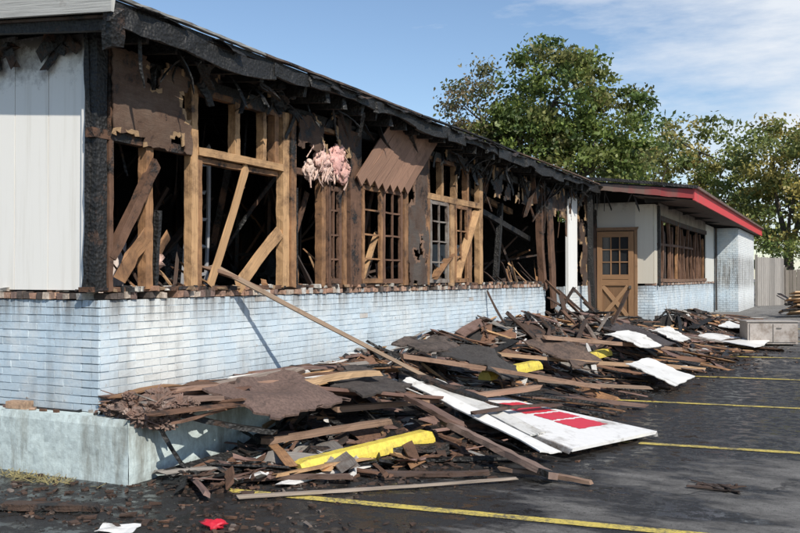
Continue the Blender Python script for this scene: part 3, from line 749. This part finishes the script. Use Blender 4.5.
def panel(name,A,Bq,C,Dq,col,t=.012,wav=.015,rag=.012,mat=SIGN,n=14):
    m_=MB(); m_.sheet(A,Bq,C,Dq,t,col,n,wav,rag); return m_.make(name,[mat])
SG=empty('fallen_sign')
A,Bq,C,Dq=map(Vector,((1.85,2.85,.34),(3.30,2.28,.07),(3.78,3.65,.05),(2.15,3.72,.28)))
m_=MB(); m_.sheet(A,Bq,C,Dq,.03,(.76,.75,.73,.03),14,.0,.0); m_.make('sign_face',[SIGN],SG)
m_=MB()
nrm=(Bq-A).cross(Dq-A).normalized()
def bil(u,v): return A*(1-u)*(1-v)+Bq*u*(1-v)+C*u*v+Dq*(1-u)*v+nrm*.0335
def patch(u0,u1,v0,v1,sk=0,n=14):
    o=len(m_.v)
    for i in range(n+1):
        for j in range(n+1):
            f=j/n; rag=.018*noise.noise(Vector((i*.9,j*.9,u0*30))) if (i in (0,n) or j in (0,n)) else 0
            m_.v.append(bil(u0+(u1-u0)*i/n+sk*f+rag,v0+(v1-v0)*f+rag))
    for i in range(n):
        for j in range(n): m_.face([o+i*(n+1)+j,o+(i+1)*(n+1)+j,o+(i+1)*(n+1)+j+1,o+i*(n+1)+j+1],(.60,.035,.06,.02))
for (u0,u1,v0,v1,sk) in ((.14,.40,.46,.90,.0),(.425,.56,.50,.90,.0),(.585,.76,.48,.86,.0)):
    patch(u0,u1,v0,v1,sk)
m_.make('sign_graphics',[SIGN],SG)
m_=MB(); m_.plank(A,Bq,.03,.05,(.6,.6,.6,.2),0,4,.002); m_.plank(Dq,C,.03,.05,(.6,.6,.6,.2),0,4,.002); m_.make('sign_edge',[METAL],SG)
m_=MB()
m_.plank((2.35,2.35,.34),(2.75,3.75,.26),.07,.03,(.07,.05,.045,.2),.1,8,.006); m_.plank((1.75,3.1,.46),(2.55,2.95,.32),.10,.03,(.05,.04,.035,.3),.2,8,.008)
m_.make('charred_board',[WOOD])
panel('siding_strip',(1.30,2.98,.52),(3.15,1.86,.10),(3.27,2.06,.09),(1.36,3.14,.53),(.74,.73,.70,.02),.012,.02,.010)
panel('siding_strip',(1.45,3.05,.50),(2.9,2.35,.17),(3.0,2.5,.18),(1.55,3.3,.50),(.60,.59,.56,.08),.012,.02,.02)
panel('siding_panel',(2.55,14.0,.34),(3.9,13.4,.24),(4.1,14.7,.27),(2.9,15.0,.38),(.76,.75,.72,.03),.012,.025,.02)
panel('siding_panel',(2.7,7.3,.38),(3.4,7.1,.14),(3.5,8.3,.16),(2.8,8.4,.38),(.72,.71,.68,.03),.012,.025,.02)
panel('siding_panel',(2.0,9.0,.70),(2.6,8.8,.50),(2.8,9.6,.52),(2.2,9.8,.72),(.72,.71,.68,.05),.012,.03,.02)
panel('siding_panel',(2.9,16.2,.50),(3.6,15.9,.42),(3.7,17.2,.45),(3.0,17.5,.54),(.70,.70,.68,.0),.012,.03,.02)
panel('siding_panel',(.7,.75,.10),(1.0,.55,.05),(1.25,1.3,.05),(1.0,1.5,.12),(.40,.47,.47,.1),.012,.02,.02)
panel('siding_panel',(2.3,11.5,.62),(2.8,11.3,.46),(2.9,12.1,.46),(2.4,12.4,.66),(.70,.69,.66,.05),.012,.03,.03)
panel('paper_scrap',(1.22,-1.28,.012),(1.45,-1.22,.012),(1.40,-1.05,.02),(1.16,-1.12,.014),(.75,.74,.72,0),.004,.01,.01,n=5)
m_=MB(); m_.plank((-.02,1.50,1.72),(1.62,3.42,.42),.032,.045,(.28,.20,.14,.0),.2,24,.002,taper=.8); m_.plank((-.06,1.42,1.70),(.25,1.86,1.5),.06,.03,(.2,.12,.08,.1),.2,4,.005); m_.make('leaning_pole',[WOOD])
m_=MB(); m_.plank((1.55,-.2,.03),(3.17,1.24,.035),.04,.022,(.32,.26,.21,-.05),0,20,.003,taper=.7); m_.make('wooden_lath',[WOOD])
m_=MB(); m_.plank((-.5,-1.45,.03),(.85,-.88,.03),.12,.04,(.05,.045,.04,.35),0,14,.008); m_.make('charred_plank',[WOOD])
m_=MB()
for i in range(22): m_.plank((4.57+R.uniform(-.14,.14),1.7+R.uniform(-.1,.1),.010),(4.57+R.uniform(-.22,.22),1.7+R.uniform(-.14,.14),.016),R.uniform(.01,.035),.01,vary(R.choice([DRK,DRK,BLK])+(.2,)),None,2,.004)
m_.make('debris_scrap',[WOOD])
m_=MB(); m_.blob((1.82,-.85,.025),(.075,.055,.03),(.55,.02,.04,.0),0,.35,5,12,2.2); m_.make('red_rag',[SIGN],None,True)
m_=MB(); m_.box((-.80,-.1,.533),(.2,.095,.062),Matrix.Rotation(.2,3,'Z'),(.36,.24,.16,.0),0,.004); m_.box((-.62,-.12,.513),(.05,.04,.02),Matrix.Rotation(.6,3,'Z'),(.3,.2,.14,.0),0,.004); m_.make('loose_brick',[ASH])
def wheel_stop(p0,p1):
    m_=MB(); p0=Vector(p0);p1=Vector(p1); d=(p1-p0); ln=d.length; d/=ln; s_=Vector((d.y,-d.x,0)).normalized(); up=Vector((0,0,1))
    prof=[(-.085,0),(-.08,.05),(-.05,.11),(.05,.11),(.08,.05),(.085,0)]; n=24
    for i in range(n+1):
        f=i/n; e=.0 if 0<i<n else .02
        for (a,b) in prof:
            b2=b-(e if b>.1 else 0)
            m_.v.append(p0+d*ln*f+s_*(a+R.uniform(-.0015,.0015))+up*(b2+R.uniform(-.0015,.0015)))
    k=len(prof)
    for i in range(n):
        for j in range(k-1): m_.face([i*k+j,i*k+j+1,(i+1)*k+j+1,(i+1)*k+j],(.66,.52,.08,.05))
    m_.face(list(range(k))[::-1],(.5,.42,.1,.1)); m_.face([n*k+j for j in range(k)],(.5,.42,.1,.1))
    return m_.make('wheel_stop',[CONC_Y])
wheel_stop((1.50,.62,.02),(2.02,2.05,.10)); wheel_stop((1.6,4.6,.38),(1.75,6.2,.38)); wheel_stop((1.9,7.7,.34),(2.0,9.2,.34))
m_=MB()
for (x,y,z,r) in ((.38,-.02,.58,.12),(.50,.12,.55,.13),(.42,.25,.60,.12),(.52,-.08,.52,.09),(.22,-.06,.55,.08),(.58,.3,.55,.11),(.15,.1,.56,.09),(.60,.1,.46,.09)):
    m_.blob((x,y,z),(r,r*1.15,r*.7),vary((.20,.14,.115,.12),.25),0,.38,None,30,3.2)
    for q in range(5): m_.blob((x+R.uniform(-r,r),y+R.uniform(-r,r),z+R.uniform(-.3,.8)*r),(r*.35,r*.4,r*.25),vary(R.choice([(.22,.15,.12,.1),(.1,.07,.06,.2),(.34,.26,.22,.0)]),.2),0,.45,None,12,4)
for i in range(60): m_.plank((R.uniform(.1,.65),R.uniform(-.15,.35),R.uniform(.5,.64)),(R.uniform(.1,.72),R.uniform(-.2,.4),R.uniform(.42,.70)),R.uniform(.006,.035),.008,rcol(),None,3,.006)
m_.make('insulation_clump',[FLUFF],None,False)
m_=MB()
for i in range(170):
    x=R.gauss(-.35,.25); y=-.3-abs(R.gauss(0,.08)); h=R.uniform(.01,.05); a=R.uniform(0,6.28); l=R.uniform(.03,.10)
    m_.plank((x,y,.005),(x+math.cos(a)*l,y+math.sin(a)*l,h),.004,.003,vary((.26,.22,.10,0),.3),0,1,.0,jag=0)
m_.make('dry_grass',[PAINT])
CB=empty('metal_cabinet')
m_=MB(); bz=g(14.9); rt=Matrix.Rotation(.38,3,'Z'); cc=Vector((4.05,15.0,bz+.27))
def cb(c,s_,col): m_.box(cc+rt@Vector(c),s_,rt,col)
cb((0,0,0),(1.02,.55,.46),(.34,.30,.27,.05)); cb((0,-.285,.0),(.94,.016,.38),(.38,.34,.31,.08)); cb((0,0,.242),(1.08,.61,.022),(.36,.33,.30,.02))
for sx in (-.45,.45):
    for sy in (-.22,.22): cb((sx,sy,-.25),(.06,.06,.04),(.1,.1,.1,0))
cb((.12,-.30,.10),(.10,.015,.02),(.12,.11,.1,0)); cb((0,-.296,.0),(.012,.01,.38),(.1,.09,.08,0))
m_.make('cabinet_body',[METAL],CB)
m_=MB()
for i in range(7):
    z=g(24)+.12+i*.10; m_.plank((4.0+R.uniform(-.2,.2),23.4+R.uniform(-.3,.3),z),(6.2+R.uniform(-.2,.4),24.4+R.uniform(-.4,.4),z+R.uniform(-.05,.1)),R.uniform(.3,.9),.04,vary((.5,.34,.2,-.15),.25),.2,3,.01)
for i in range(30):
    x=R.uniform(3.7,6.6);y=R.uniform(22.8,25); a=R.uniform(0,3); m_.plank((x,y,g(y)+R.uniform(.03,.5)),(x+math.cos(a)*.8,y+math.sin(a)*.8,g(y)+R.uniform(.03,.7)),.1,.03,rcol(),None,3)
m_.make('lumber_stack',[WOOD])

# ------------------------------------------------------------------ far fence & house
def fence(name,p,q,h,col):
    m_=MB(); p=Vector(p);q=Vector(q); L_=(q-p).length; d=(q-p)/L_; n=int(L_/.15)
    for i in range(n):
        c=p+d*(i*.15+.07); hh=h+R.uniform(-.02,.02)
        m_.box(c+Vector((0,0,hh/2)),(.14,.02,hh),Matrix.Rotation(math.atan2(d.y,d.x),3,'Z'),vary(col,.2),0,.004)
    for z in (.4,h-.35): m_.plank(p+Vector((0,0,z))+Vector((d.y,-d.x,0))*-.03,q+Vector((0,0,z))+Vector((d.y,-d.x,0))*-.03,.04,.09,col,0,3,.002)
    for i in range(int(L_/2.4)+1): m_.box(p+d*(i*2.4)+Vector((0,0,h/2+.06))+Vector((-d.y,d.x,0))*.05,(.1,.1,h+.1),None,col)
    m_.make(name,[WOOD])
fence('wooden_fence',(2.35,34.2,.45),(3.3,36.2,.45),2.0,(.28,.26,.24,-.3))
fence('wooden_fence',(3.3,36.3,.45),(14,38.5,.45),1.5,(.22,.19,.16,-.2))
H=empty('distant_house')
m_=MB(); m_.box((8.5,58,2.6),(9,7,4.6),None,(.60,.60,.58,0))
for x in (5.6,7.6,9.6):
    m_.box((x,54.47,2.8),(.9,.05,1.3),None,(.03,.03,.035,0)); m_.box((x,54.49,3.5),(1.1,.06,.08),None,(.75,.75,.74,0)); m_.box((x,54.49,2.1),(1.1,.06,.08),None,(.75,.75,.74,0))
m_.make('house_walls',[PAINT],H)
m_=MB()
for p in ((3.7,54,4.9),(13.3,54,4.9),(13.3,62,4.9),(3.7,62,4.9),(3.7,58,7.0),(13.3,58,7.0)): m_.v.append(Vector(p))
for f in ((0,1,5,4),(3,4,5,2),(0,4,3),(1,2,5),(0,3,2,1)): m_.face(list(f),(.13,.12,.12,.1))
m_.make('house_roof',[SHING],H)

# ------------------------------------------------------------------ trees
def tree(name, base, blobs, nclump, nleaf, palette, leaf=.13, seed=1, trunk=True):
    rn=np.random.RandomState(seed); rr=random.Random(seed)
    T=empty(name); base=Vector(base)
    vols=np.array([b[1][0]*b[1][1]*b[1][2] for b in blobs]); vols=vols/vols.sum()
    cl=[]
    for _ in range(nclump):
        b=blobs[rn.choice(len(blobs),p=vols)]
        d=rn.normal(size=3); d/=np.linalg.norm(d); r=rn.uniform(.35,1.0)**.6
        if rn.rand()<.15: r*=1.2
        cl.append(np.array(b[0])+d*r*np.array(b[1]))
    cl=np.array(cl); V=[];C=[]
    for c in cl:
        n=int(nleaf*rn.uniform(.4,1.4)); rad=rn.uniform(.35,.8)
        p=c+rn.normal(size=(n,3))*np.array([rad,rad,rad*.6])*.55
        pc=np.array(palette[rn.randint(len(palette))])*rn.uniform(.75,1.25)
        a=rn.normal(size=(n,3)); a/=np.linalg.norm(a,axis=1)[:,None]
        b=rn.normal(size=(n,3)); b-= (a*b).sum(1)[:,None]*a; b/=np.linalg.norm(b,axis=1)[:,None]
        s_=leaf*rn.uniform(.55,1.2,size=(n,1))
        V.append(np.stack([p-a*s_,p+b*s_*.55,p+a*s_,p-b*s_*.55],1).reshape(-1,3))
        cc=pc[None,:]*rn.uniform(.75,1.3,size=(n,1)); C.append(np.repeat(np.concatenate([cc,np.ones((n,1))],1),4,axis=0))
    V=np.concatenate(V);C=np.concatenate(C); n=len(V)//4
    me=bpy.data.meshes.new(name+'_leaves'); me.vertices.add(len(V)); me.vertices.foreach_set('co',V.ravel())
    me.loops.add(len(V)); me.loops.foreach_set('vertex_index',np.arange(len(V))); me.polygons.add(n)
    me.polygons.foreach_set('loop_start',np.arange(n)*4); me.polygons.foreach_set('loop_total',np.full(n,4)); me.update(calc_edges=True)
    ca=me.color_attributes.new('Col','FLOAT_COLOR','CORNER'); ca.data.foreach_set('color',C.ravel()); me.materials.append(LEAF)
    ob=bpy.data.objects.new('foliage',me); scene.collection.objects.link(ob); ob.parent=T
    if not trunk: return
    m_=MB()
    def tube(p0,p1,r0,r1,k=7,seg=5):
        p0=Vector(p0);p1=Vector(p1); d=(p1-p0).normalized(); a=d.orthogonal().normalized(); b=d.cross(a); o=len(m_.v)
        off=Vector((rr.uniform(-1,1),rr.uniform(-1,1),0))*(p1-p0).length*.06
        for i in range(seg+1):
            f=i/seg; c=p0.lerp(p1,f)+off*math.sin(f*math.pi); r=r0+(r1-r0)*f
            for j in range(k): m_.v.append(c+(a*math.cos(j*6.283/k)+b*math.sin(j*6.283/k))*r)
        for i in range(seg):
            for j in range(k): m_.face([o+i*k+j,o+i*k+(j+1)%k,o+(i+1)*k+(j+1)%k,o+(i+1)*k+j],(.10,.08,.06,.05))
    cen=Vector(np.mean([b[0] for b in blobs],axis=0)); fork=base.lerp(cen,.45); fork.x=base.x*.7+cen.x*.3
    tube(base,fork,.32,.22)
    for b in blobs:
        e=Vector(b[0]); tube(fork,e,.16,.06)
        for _ in range(9):
            c=Vector(cl[rn.randint(len(cl))])
            if (c-e).length<max(b[1])*1.3: tube(e,c,.05,.015,5,3)
    m_.make('trunk',[BARK],T,True)
G1=[(.15,.20,.05),(.18,.23,.055),(.10,.15,.04),(.22,.25,.07),(.17,.17,.055)]
G2=[(.25,.27,.08),(.34,.31,.09),(.19,.23,.07),(.40,.33,.10),(.15,.19,.06)]
G3=[(.15,.14,.065),(.12,.14,.055),(.18,.14,.075)]
tree('deciduous_tree',(-6.6,34,.4),[((-6.2,34,9.6),(2.8,3,2.8)),((-3.9,35,8.2),(2.2,2.6,2.3)),((-7.6,33.5,7.0),(2.5,2.6,2.8)),((-5.0,34,6.0),(3.4,3,2.6))],290,110,G1,.13,3)
tree('deciduous_tree',(-9.3,33,.4),[((-9.3,33,8.8),(1.8,2.2,2.6)),((-8.8,33,6.0),(1.8,2,2.2))],105,90,G3,.11,5)
tree('deciduous_tree',(-1.6,46.7,.4),[((-1.6,46.7,8.6),(2.4,3,2.4)),((-3.6,46,6.8),(2.5,3,2.6)),((.6,46,6.4),(2.5,3,2.6)),((-2,46,4.2),(4,3,2.2))],200,95,G2,.14,7)
tree('deciduous_tree',(3.0,43.5,.4),[((2.4,43.5,7.8),(1.9,2.4,1.9)),((4.6,43,7.0),(2.4,2.6,2.4)),((3.2,43,4.8),(3.4,2.6,1.8))],150,85,G2,.13,9)
tree('deciduous_tree',(8.6,43,.4),[((8.0,42,7.4),(2.6,2.6,2.8)),((10.6,42,7),(2.8,2.6,2.6)),((8.5,41,4.6),(3.6,2.6,2))],130,85,G2,.13,11)
tree('deciduous_tree',(-5.0,50,.4),[((-5.6,50,7.6),(3,3,2.4)),((-8.6,50,6.6),(3,3,2.6)),((-5,50,5),(4,3,2.4))],130,80,G1,.15,13)
tree('shrub',(4.2,39.2,.4),[((3.6,39.2,2.0),(1.4,1.0,1.3)),((6.0,39.6,2.4),(2.2,1.0,1.7)),((9.5,40,2.2),(2.4,1,1.6))],80,80,G1,.09,15,False)
tree('tree_belt',(-10,90,.4),[((x,85+abs(x)*.2,4.5+2*math.sin(x)),(7,4,4.2)) for x in range(-52,95,9)],420,60,G1,.32,17,False)

# ------------------------------------------------------------------ light, sky, camera
sd=Vector((1,-.70,1.05)).normalized(); el=math.asin(sd.z); az=math.atan2(sd.x,sd.y)
sun=bpy.data.lights.new('sun','SUN'); sun.energy=5.0; sun.angle=math.radians(.5); sun.color=(1,.94,.84)
so=bpy.data.objects.new('sun',sun); scene.collection.objects.link(so); so.rotation_euler=sd.to_track_quat('Z','Y').to_euler()
w=bpy.data.worlds.new('World'); scene.world=w; w.use_nodes=True; nt=w.node_tree
bg=nt.nodes['Background']; sky=nt.nodes.new('ShaderNodeTexSky'); sky.sky_type='NISHITA'; sky.sun_disc=False
sky.sun_elevation=el; sky.sun_rotation=az; sky.air_density=1.0; sky.dust_density=.3; sky.ozone_density=2.5
tc=nt.nodes.new('ShaderNodeTexCoord').outputs['Generated']
v=mapping(nt,tc,(2.2,2.2,9.5),(0.4,0,0),(0,.25,0))
n1=noi(nt,v,1.5,9,.62)
dm=nt.nodes.new('ShaderNodeVectorMath'); dm.operation='DISTANCE'; L(nt,tc,dm.inputs[0]); dm.inputs[1].default_value=Vector((.02,1.02,.24)).normalized()
mk=mapr(nt,dm.outputs['Value'],.08,.40,.27,-.12)
cf=mapr(nt,mth(nt,'ADD',n1,mk),.50,.78,0,.9)
col=mixc(nt,cf,sky.outputs[0],(6.2,6.5,6.9))
L(nt,col,bg.inputs[0]); bg.inputs[1].default_value=.14
cam=bpy.data.cameras.new('camera'); co=bpy.data.objects.new('camera',cam); scene.collection.objects.link(co)
cam.sensor_width=36; cam.lens=40.5; cam.clip_end=3000; cam.clip_start=.05
co.location=(5.434,-5.52,1.6); co.rotation_euler=(math.radians(90.73),0,math.radians(26.1))
scene.camera=co
scene.view_settings.view_transform='Standard'; scene.view_settings.look='None'; scene.view_settings.exposure=0
